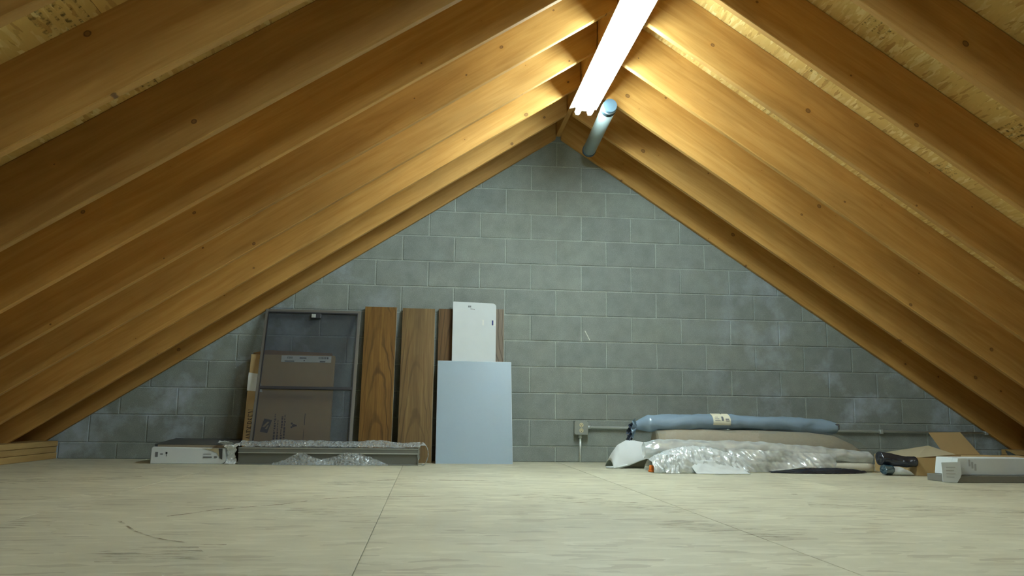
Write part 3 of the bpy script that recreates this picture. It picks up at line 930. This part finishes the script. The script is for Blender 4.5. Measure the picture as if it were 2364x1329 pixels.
box_obj('latch_plate', (-0.010, -0.014, H - fw - 0.048), (0.020, -0.011, H - fw - 0.020), M['grey_metal'], hd, 0.001)

# ------------------------------------------------------------------ long aluminium profile in bubble wrap
t = empty('aluminium_profile', (-1.65, -0.52, 0.0), 'long grey aluminium channel lying on the floor, loosely wrapped in bubble wrap', 'metal profile')
X0, X1 = -0.605, 0.605
bm = bmesh.new()
add_prism(bm, [(-0.060, 0.0), (0.06, 0.0), (0.06, 0.112), (-0.060, 0.112), (-0.060, 0.080), (-0.048, 0.078), (-0.044, 0.006), (-0.060, 0.006)], 'x', X0, X1, 0.001)
from_bm('channel_body', bm, M['alu'], t)
box_obj('bright_lip', (X0, -0.063, 0.076), (X1, -0.060, 0.0815), M['alu_edge'], t)
box_obj('top_lip', (X0, -0.063, 0.108), (X1, -0.060, 0.1125), M['alu_edge'], t)
box_obj('end_web', (X1 - 0.003, -0.0605, 0.004), (X1 - 0.001, -0.046, 0.108), M['alu_edge'], t)

def bw_back(u, v):
    x = -0.60 + 1.215 * u
    a = v * 2.4
    y = -0.055 + 0.14 * v
    z = 0.117 + 0.048 * math.sin(min(math.pi, v * 3.3)) * (0.75 + 0.4 * noise.noise(Vector((x * 5, 2, 0))))
    if v > 0.75: z -= (v - 0.75) * 0.35
    p = Vector((x, y, z))
    c_ = crease((p.x, p.y * 2, p.z), 12, 0.010)
    return p + Vector((0, -c_ * 0.5, c_ * 0.8 + 0.004))
grid_obj('bubble_wrap', bw_back, 140, 18, M['bubble'], t)
def bw_end(u, v):
    # curled roll standing off the end of the profile
    a = -0.55 * math.pi + 1.75 * math.pi * u
    r = 0.050 + 0.012 * noise.noise(Vector((u * 4, v * 3, 5)))
    p = Vector((0.617 + 0.036 * math.cos(a) + 0.018, -0.065 + 0.16 * v + 0.01 * noise.noise(Vector((u * 3, v * 5, 1))), 0.074 + 1.35 * r * math.sin(a)))
    c_ = crease(p, 24, 0.006)
    p += Vector((math.cos(a), 0, math.sin(a))) * c_
    p.z = max(p.z, 0.003)
    return p
grid_obj('bubble_wrap', bw_end, 44, 20, M['bubble_roll'], t)
def bw_flap(x0, x1, prof, seed, amp):
    def f(u, v):
        x = x0 + (x1 - x0) * u
        hgt = interp(prof, u)[0]
        z = hgt * v
        y = -0.066 - 0.055 * (1 - v) ** 1.5 - 0.012 * math.sin(u * 9 + seed)
        p = Vector((x, y, z))
        c_ = crease((p.x, p.z, seed), 17, amp)
        p += Vector((0, -abs(c_) * 1.3, c_ * 0.5 * v))
        p.z = max(0.003, p.z); p.y = min(p.y, -0.0665)
        return p
    return f
grid_obj('bubble_wrap', bw_flap(-0.37, 0.02, [(0, 0.012), (0.18, 0.030), (0.40, 0.076), (0.52, 0.082), (0.62, 0.062), (0.78, 0.040), (1.0, 0.012)], 1.3, 0.011), 70, 22, M['bubble'], t)
grid_obj('bubble_wrap', bw_flap(-0.10, 0.40, [(0, 0.020), (0.18, 0.046), (0.30, 0.060), (0.42, 0.084), (0.60, 0.078), (0.80, 0.048), (0.92, 0.018), (1.0, 0.008)], 4.1, 0.015), 80, 22, M['bubble'], t)

# ------------------------------------------------------------------ white carton with a dark board on it
t = empty('white_carton', (-2.585, -0.38, 0.0), 'low white printed carton on the floor near the eave, torn open at one end', 'carton')
bm = bmesh.new()
R = 0.022
sec = [(-0.245, 0.0), (0.222, 0.0), (0.242, 0.014), (0.246, 0.03), (0.236, 0.105), (-0.235, 0.112), (-0.243, 0.10)]
add_prism(bm, sec, 'y', -0.18, 0.10, 0.004)
from_bm('carton_body', bm, M['white_card'], t)
bm = bmesh.new()
add_prism(bm, [(0.085, 0.104), (0.205, 0.104), (0.205, 0.045), (0.185, 0.075), (0.14, 0.092)], 'y', -0.1825, -0.1803)
from_bm('torn_patch', bm, M['carton_pale'], t)
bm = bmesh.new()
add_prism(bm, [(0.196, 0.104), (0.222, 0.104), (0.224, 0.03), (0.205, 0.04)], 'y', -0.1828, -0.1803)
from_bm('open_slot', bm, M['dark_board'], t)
for k, (u0, u1, v0, v1) in enumerate(((-0.215, -0.197, 0.045, 0.078), (-0.183, -0.165, 0.060, 0.068), (-0.148, -0.136, 0.066, 0.078))):
    rect_mark('printed_mark', u0, v0, u1, v1, -0.1802, M['ink_grey'] if k < 2 else M['black'], t)
rect_mark('printed_mark', -0.1435, 0.050, -0.1405, 0.066, -0.1802, M['black'], t)
for u0, u1, v0, v1 in ((0.098, 0.155, 0.042, 0.050), (0.17, 0.188, 0.042, 0.052), (0.098, 0.15, 0.065, 0.068)):
    rect_mark('printed_mark', u0, v0, u1, v1, -0.1826, M['ink_grey'], t)

t = empty('dark_board', (-2.545, -0.30, 0.113), 'dark grey flat board with tan edges lying on the low white carton', 'board')
m4 = Matrix.Translation((-2.560, -0.30, 0.1185)) @ Matrix.Rotation(0.055, 4, 'X') @ Matrix.Rotation(-0.012, 4, 'Z')
t.matrix_world = m4
box_obj('board_slab', (-0.255, -0.225, 0.0005), (0.245, 0.22, 0.024), M['dark_board'], t, 0.002)
box_obj('front_edge', (-0.235, -0.229, 0.001), (0.243, -0.225, 0.019), M['board_edge'], t, 0.001)
t = empty('bubble_wrap_scrap', (-2.315, -0.565, 0.0), 'small crumpled scrap of clear bubble wrap at the torn carton end', 'plastic wrap')
def scrap(u, v):
    p = Vector((-0.028 + 0.075 * u, -0.012 + 0.03 * math.sin(v * 5), 0.003 + 0.128 * v))
    k = 0.6 + 0.9 * abs(v - 0.45)
    p.x = p.x * k + 0.012 * v
    c_ = crease(p, 30, 0.012)
    return p + Vector((c_, -abs(c_), c_ * 0.3))
grid_obj('film', scrap, 22, 34, M['bag'], t)
def scrap2(u, v):
    p = Vector((-0.075 + 0.14 * u, -0.03 + 0.06 * v, 0.136 + 0.014 * math.sin(u * 4 + v * 3)))
    c_ = crease(p, 30, 0.010)
    return p + Vector((0, 0, c_))
grid_obj('film_tongue', scrap2, 26, 14, M['bag'], t)

# ------------------------------------------------------------------ heap of rolled goods along the wall
# taupe rug roll in clear film
t = empty('rug_roll', (1.35, -0.62, 0.0), 'thick taupe rug roll in clear film under the blue grey mailer', 'rug')
bundle('rug', [(0, 0.62 - 1.35, 0.02, 0.135, 0.125, 0.128), (0.1, 0.75 - 1.35, 0.0, 0.140, 0.130, 0.134), (0.70, 1.72 - 1.35, -0.04, 0.132, 0.128, 0.126), (0.82, 1.90 - 1.35, -0.05, 0.122, 0.118, 0.112), (0.92, 2.03 - 1.35, -0.06, 0.098, 0.09, 0.080), (1.0, 2.10 - 1.35, -0.06, 0.080, 0.055, 0.052)], M['taupe'], t, 50, 32, 0.006, 3.0, 1.0, 0.002)
bundle('clear_film', [(0, 0.60 - 1.35, 0.02, 0.137, 0.130, 0.133), (0.7, 1.72 - 1.35, -0.04, 0.136, 0.133, 0.131), (0.84, 1.95 - 1.35, -0.05, 0.126, 0.120, 0.118), (0.95, 2.10 - 1.35, -0.06, 0.105, 0.09, 0.088), (1.0, 2.16 - 1.35, -0.06, 0.085, 0.05, 0.055)], M['film_thin'], t, 60, 36, 0.007, 9.0, 1.0, 0.002, caps=False)

# blue grey mailer on top
t = empty('mailer_package', (1.2, -0.585, 0.262), 'long blue grey plastic mailer with a cream address label on top of the heap', 'package')
def mx(x): return x - 1.2
bundle('mailer_body', [(0, mx(0.455), 0.0, 0.022, 0.016, 0.022), (0.035, mx(0.50), 0.0, 0.036, 0.04, 0.030), (0.09, mx(0.57), 0.0, 0.046, 0.085, 0.052), (0.16, mx(0.68), 0, 0.049, 0.095, 0.056), (0.34, mx(0.98), 0, 0.053, 0.10, 0.054), (0.385, mx(1.06), 0, 0.060, 0.098, 0.050), (0.44, mx(1.15), 0, 0.060, 0.098, 0.048), (0.50, mx(1.24), 0, 0.056, 0.10, 0.050), (0.75, mx(1.60), 0, 0.045, 0.095, 0.049), (0.93, mx(1.88), 0, 0.034, 0.085, 0.047), (0.985, mx(1.955), 0, 0.028, 0.075, 0.040), (1.0, mx(1.965), 0, 0.026, 0.06, 0.028)], M['mailer'], t, 130, 40, 0.017, 6.0, 0.85)
def frill(u, v):
    a = (u - 0.5) * 2.6 + 0.25
    r = 0.012 + 0.085 * v
    fold = 0.022 * v * math.sin(u * 26)
    p = Vector((mx(0.475) - r * math.cos(a * 0.75) * 0.75, -0.03 + fold * 1.2 - 0.03 * v, 0.008 + r * math.sin(a) * 1.0 - 0.055 * v))
    return p + Vector((crease(p, 40, 0.008), 0, 0))
grid_obj('gathered_end', frill, 46, 12, M['mailer_dark'], t)
def frill2(u, v):
    a = (u - 0.4) * 1.8
    r = 0.010 + 0.075 * v
    p = Vector((mx(0.48) - r * math.cos(a) * 0.55, -0.055 + 0.02 * math.sin(u * 17) * v - 0.02 * v, 0.012 + r * math.sin(a) * 1.1 - 0.015 * v))
    return p + Vector((crease(p, 40, 0.006), 0, 0))
grid_obj('gathered_end', frill2, 36, 10, M['mailer'], t)
bm = bmesh.new(); add_box(bm, (mx(1.935), -0.07, 0.012), (mx(1.972), 0.02, 0.055), 0.008); from_bm('taped_end', bm, M['mailer_dark'], t)
def lab(u, v):
    x = mx(1.018 + 0.128 * u)
    a = math.radians(205 - 100 * v)
    zc, rw, rh = 0.060, 0.104, 0.055
    return Vector((x, rw * math.cos(a) * 1.03 - 0.002, zc + rh * math.sin(a) * 1.06 + 0.002))
lb = grid_obj('address_label', lab, 6, 14, M['label_cream'], t)
def lab_at(u0, u1, v0, v1, name, mat):
    def f(u, v):
        p = lab(u0 + (u1 - u0) * u, v0 + (v1 - v0) * v)
        return p + Vector((0, -0.0015, 0.0012))
    return grid_obj(name, f, 2, 3, mat, lb)
lab_at(0.55, 0.62, 0.88, 0.97, 'printed_mark', M['black'])
for u0, u1, v0, v1 in ((0.10, 0.40, 0.30, 0.34), (0.10, 0.35, 0.42, 0.46), (0.48, 0.60, 0.30, 0.62), (0.70, 0.92, 0.28, 0.33), (0.70, 0.90, 0.38, 0.46), (0.12, 0.3, 0.55, 0.58)):
    lab_at(u0, u1, v0, v1, 'printed_mark', M['ink_grey'])

# two cream rolls in wrinkled clear plastic in front
t = empty('wrapped_roll', (1.3, -0.93, 0.0), 'long upper roll in wrinkled clear plastic in front of the taupe rug', 'roll', 'plastic wrapped rolls in the heap')
def wx(x): return x - 1.3
bundle('roll_core', [(0, wx(0.55), 0.0, 0.135, 0.055, 0.052), (0.5, wx(1.25), 0, 0.128, 0.055, 0.048), (1.0, wx(2.015), 0.0, 0.092, 0.040, 0.030)], M['cream_roll'], t, 30, 26, 0.005, 6, 1.0)
bundle('plastic_wrap', [(0, wx(0.45), 0.0, 0.135, 0.050, 0.045), (0.06, wx(0.54), 0, 0.140, 0.070, 0.062), (0.5, wx(1.25), 0, 0.132, 0.068, 0.060), (0.75, wx(1.62), 0, 0.114, 0.062, 0.052), (1.0, wx(2.03), 0, 0.092, 0.045, 0.035)], M['film'], t, 110, 40, 0.014, 12, 0.95, 0.062, caps=False)
t = empty('wrapped_roll', (1.3, -0.97, 0.0), 'lower roll in clear plastic lying on the floor beneath the upper roll', 'roll', 'plastic wrapped rolls in the heap')
bundle('roll_core', [(0, wx(0.72), 0.0, 0.036, 0.05, 0.034), (1.0, wx(2.02), 0.0, 0.030, 0.036, 0.028)], M['cream_roll'], t, 26, 24, 0.004, 6, 1.0, 0.001)
def drape(u, v):
    x = wx(0.70 + 1.02 * u)
    top = 0.165 - 0.045 * u
    z = top * (1 - v) ** 1.1
    if u > 0.55: z = max(z, 0.035 * min(1, (u - 0.55) * 5))
    y = 0.0 - 0.05 - 0.06 * v - 0.02 * math.sin(u * 14 + v * 3)
    p = Vector((x, y, z))
    c_ = crease((x * 1.5 + z * 1.2, (z - x * 0.4) * 0.6, 7.7), 13, 0.016)
    p += Vector((0, -c_ - 0.012, c_ * 0.4))
    p.z = max(p.z, 0.004)
    return p
grid_obj('plastic_wrap', drape, 110, 34, M['film'], t)

# milky bag with a sheet of foam in its mouth
t = empty('plastic_bag', (0.74, -1.10, 0.0), 'crumpled milky plastic bag spilling onto the floor at the heap front', 'bag')
def bagf(u, v):
    x = -0.30 + 0.63 * u
    env = math.sin(math.pi * min(1, max(0, u * 0.93 + 0.06))) ** 0.45
    a = math.pi * (1.04 - 1.02 * v)
    top = 0.165 * env
    y = 0.035 + 0.115 * math.cos(a) * (0.85 + 0.15 * env) - 0.03
    z = top * math.sin(max(0, min(math.pi, a))) ** 0.8
    p = Vector((x, y, max(0, z)))
    c_ = crease((p.x * 2.1 + p.z * 1.3, p.y, (p.z - 0.7 * p.x) * 0.6), 15, 0.018) + 0.004 * math.sin(p.x * 70 + p.z * 90)*env
    p += Vector((0.2, -0.75, 0.5)) * c_
    p.z = max(0.003, p.z)
    return p
grid_obj('bag_film', bagf, 100, 60, M['bag'], t)
def bsheet(u, v):
    xl, xr = -0.068 + 0.035 * v, 0.252 + 0.068 * v
    x = xl + (xr - xl) * u
    z = 0.080 * (1 - v) ** 1.2 * (0.95 + 0.08 * math.sin(u * 5))
    y = -0.095 - 0.055 * v ** 1.3 - 0.012 * math.sin(u * 4)
    p = Vector((x, y, max(0.003, z)))
    p.y += crease(p, 14, 0.006)
    return p
grid_obj('foam_sheet', bsheet, 40, 16, M['white_foam'], t, thick=0.003)
def bneck(u, v):
    x = -0.27 + 0.13 * u
    z = 0.115 * (1 - v)
    p = Vector((x - 0.05 * v * (u - 0.9), -0.075 - 0.045 * v, z + 0.002))
    c_ = crease((p.x * 2.2, p.y, p.z * 0.7), 17, 0.022)
    p += Vector((c_ * 0.4, -abs(c_), 0))
    p.z = max(0.003, p.z)
    return p
grid_obj('bag_tail', bneck, 36, 30, M['bag'], t)

# curled white foam sheet at the end of the heap
t = empty('foam_wrap', (0.44, -0.62, 0.0), 'curled white foam sheet at the outlet end of the heap', 'foam sheet')
def curl(u, v):
    x = -0.155 + 0.35 * u
    arch = interp([(0, 0.05), (0.06, 0.105), (0.16, 0.155), (0.32, 0.186), (0.5, 0.186), (0.75, 0.168), (1.0, 0.15)], u)[0]
    low = interp([(0, 0.0), (0.12, 0.0), (0.30, 0.018), (0.52, 0.050), (0.66, 0.066), (0.80, 0.050), (1.0, 0.006)], u)[0]
    if v < 0.4:
        k = v / 0.4
        y = 0.14 - 0.17 * k
        z = arch * math.sin(k * math.pi / 2) ** 0.7
    else:
        k = (v - 0.4) / 0.6
        y = -0.03 - 0.10 * math.sin(k * math.pi / 2)
        z = arch + (low - arch) * (1 - math.cos(k * math.pi / 2)) ** 0.8
    p = Vector((x, y, max(0.002, z)))
    p.y += 0.010 * noise.noise(p * 9)
    return p
grid_obj('foam_curl', curl, 44, 36, M['white_foam'], t, thick=0.003)
def tongue(u, v):
    x = -0.20 + 0.14 * u
    y = -0.13 + 0.06 * v - 0.03 * math.sin(u * 3)
    w = math.sin(math.pi * min(1, u * 0.5 + 0.02))
    y = -0.10 + (v - 0.5) * 0.09 * w
    return Vector((x, y, 0.004 + 0.020 * u * u + 0.006 * math.sin(v * 4)))
grid_obj('foam_corner', tongue, 16, 8, M['white_foam'], t, thick=0.003)
grid_obj('foam_lining', lambda u, v: Vector((-0.06 + 0.26 * u, 0.06 - 0.02 * v, 0.09 * (1 - v) + 0.002)), 8, 6, M['cream_roll'], t)

t = empty('orange_cap', (0.452, -1.10, 0.0), 'small bright orange plastic cap on the floor beside the milky bag', 'cap')
bm = bmesh.new(); add_cyl(bm, (0, 0, 0.001), (0.004, -0.002, 0.044), 0.017, 0.015, n=18); from_bm('cap_body', bm, M['orange'], t)
bm = bmesh.new(); add_cyl(bm, (0.004, 0, 0.012), (0.066, 0.01, 0.017), 0.011, n=12); from_bm('cap_neck', bm, mat_plain('cap_neck', (0.30, 0.13, 0.10), 0.6), t)
bm = bmesh.new(); add_cyl(bm, (0, 0, 0.004), (0, 0, 0.012), 0.019, n=18); from_bm('cap_rim', bm, M['orange'], t)

# black plastic sheet on the floor
t = empty('black_sheet', (1.55, -1.11, 0.0), 'crumpled black plastic strip on the floor under the wrapped rolls', 'plastic sheet')
def bsh(u, v):
    x = -0.30 + 0.66 * u
    w = math.sin(math.pi * min(0.96, max(0.05, u))) ** 0.5
    y = 0.05 - 0.12 * w * v
    z = 0.003 + 0.034 * w * math.sin(math.pi * min(1.0, v * 0.8 + 0.2)) * (0.5 + 0.6 * u)
    p = Vector((x, y, z))
    p.z += abs(crease(p, 16, 0.008)) * w
    return p
grid_obj('black_film', bsh, 60, 18, M['black_film'], t)

# black bundle and small pieces beyond the rolls
t = empty('black_tube', (2.09, -1.27, 0.008), 'glossy black plastic tube lying between the rolls and the brown box', 'tube')
bundle('tube_body', [(0, -0.155, 0.05, 0.098, 0.045, 0.042), (0.5, -0.04, 0.02, 0.084, 0.045, 0.036), (0.8, 0.0, 0.0, 0.078, 0.04, 0.032), (1.0, 0.042, -0.02, 0.080, 0.04, 0.032)], M['black_film'], t, 30, 24, 0.007, 14)
bundle('tube_end', [(0, -0.165, 0.05, 0.098, 0.02, 0.018), (1.0, -0.153, 0.05, 0.098, 0.036, 0.034)], M['black_film'], t, 4, 24)
t = empty('white_pouch', (2.015, -1.27, 0.0), 'small white plastic pouch with a teal end lying under the black tube', 'pouch')
bundle('pouch_body', [(0, -0.035, 0.0, 0.032, 0.04, 0.027), (0.4, 0.02, -0.01, 0.028, 0.045, 0.025), (0.8, 0.075, -0.02, 0.016, 0.035, 0.013), (1, 0.10, -0.02, 0.008, 0.02, 0.004)], M['bag'], t, 24, 22, 0.006, 22, 1.0, 0.002)
bundle('pouch_end', [(0, -0.085, 0.0, 0.036, 0.04, 0.030), (1.0, -0.030, 0.0, 0.034, 0.042, 0.029)], M['teal'], t, 12, 22, 0.006, 24, 1.0, 0.002)

# brown box with open flaps
t = empty('brown_box', (2.545, -1.05, 0.0), 'open brown cardboard box with raised flaps behind the flat white carton', 'box')
hx, hy, H, th = 0.405, 0.25, 0.115, 0.004
for nm, lo, hi in (('box_wall', (-hx, -hy, 0.001), (hx, -hy + th, H)), ('box_wall', (-hx, hy - th, 0.001), (hx, hy, H)), ('box_wall', (-hx, -hy + th, 0.001), (-hx + th, hy - th, H)), ('box_wall', (hx - th, -hy + th, 0.001), (hx, hy - th, H)), ('box_bottom', (-hx + th, -hy + th, 0.001), (hx - th, hy - th, 0.005))):
    box_obj(nm, lo, hi, M['carton'], t)
def flap(name, a, b, c_, d_, mat):
    bm = bmesh.new()
    q = [Vector(p) for p in (a, b, c_, d_)]
    n = (q[1] - q[0]).cross(q[2] - q[0]).normalized() * 0.003
    A = [bm.verts.new(p) for p in q]; B = [bm.verts.new(p + n) for p in q]
    bm.faces.new(A); bm.faces.new(list(reversed(B)))
    for i in range(4): bm.faces.new((A[i], B[i], B[(i + 1) % 4], A[(i + 1) % 4]))
    return from_bm(name, bm, mat, t)
flap('box_flap', (-hx, -hy, H), (-hx, hy, H), (-0.02, hy - 0.03, H + 0.062), (-0.10, -hy + 0.05, H + 0.020), M['carton_pale'])
flap('box_flap', (0.115, hy, H), (hx - 0.02, hy, H), (0.285, hy + 0.06, H + 0.155), (0.045, hy + 0.06, H + 0.150), M['carton'])
flap('box_flap', (-0.10, -hy + 0.004, H), (hx, -hy + 0.004, H), (hx - 0.03, -hy + 0.10, H + 0.012), (-0.03, -hy + 0.10, H + 0.010), M['carton'])

# grey shelf board with the flat white carton on it
t = empty('grey_shelf_board', (2.40, -1.68, 0.0), 'thick grey board lying flat on the floor under the white carton', 'board')
box_obj('board_slab', (-0.395, -0.16, 0.001), (0.55, 0.06, 0.040), M['grey_shelf'], t, 0.002)
box_obj('front_band', (-0.393, -0.1615, 0.003), (0.548, -0.1595, 0.038), mat_plain('grey_band', (0.21, 0.20, 0.17), 0.6), t)
t = empty('white_flat_box', (2.30, -1.64, 0.041), 'flat white printed carton lying open-ended on the grey board', 'carton')
bm = bmesh.new()
add_prism(bm, [(-0.26, 0.0), (0.30, 0.0), (0.285, 0.085), (0.262, 0.098), (-0.245, 0.098)], 'y', -0.16, 0.0, 0.003)
from_bm('carton_body', bm, M['white_card'], t)
bm = bmesh.new()
add_prism(bm, [(-0.348, -0.036), (-0.262, -0.040), (-0.240, -0.010), (-0.232, 0.012), (-0.236, 0.078), (-0.352, 0.074)], 'y', -0.214, -0.2095, 0.0008)
from_bm('end_flap', bm, M['white_card'], t)
bm = bmesh.new()
add_prism(bm, [(-0.262, 0.001), (-0.23, 0.001), (-0.23, 0.097), (-0.246, 0.097)], 'y', -0.2095, -0.160)
from_bm('flap_hinge', bm, M['white_card'], t)
for k in range(3):
    bm = bmesh.new()
    add_box(bm, (-0.15 + 0.018 * k, -0.1612, 0.05 - 0.012 * k), (-0.138 + 0.018 * k, -0.1601, 0.088 - 0.012 * k))
    from_bm('printed_mark', bm, M['ink_faint'], t)
for k in range(4):
    bm = bmesh.new()
    add_box(bm, (-0.325, -0.2152, 0.045 - 0.018 * k), (-0.27 - 0.008 * (k % 2), -0.2141, 0.049 - 0.018 * k))
    from_bm('printed_mark', bm, M['ink_faint'], t)
t = empty('plastic_scrap', (3.06, -1.0, 0.0), 'small shiny teal plastic scrap behind the brown box by the eave', 'plastic wrap')
def tscrap(u, v):
    p = Vector((-0.07 + 0.16 * u, -0.03 * math.sin(v * 4), 0.003 + 0.155 * v * (1 - 0.45 * u)))
    c_ = crease(p, 24, 0.012)
    return p + Vector((0, -abs(c_), c_ * 0.3))
grid_obj('film', tscrap, 22, 20, M['teal'], t)
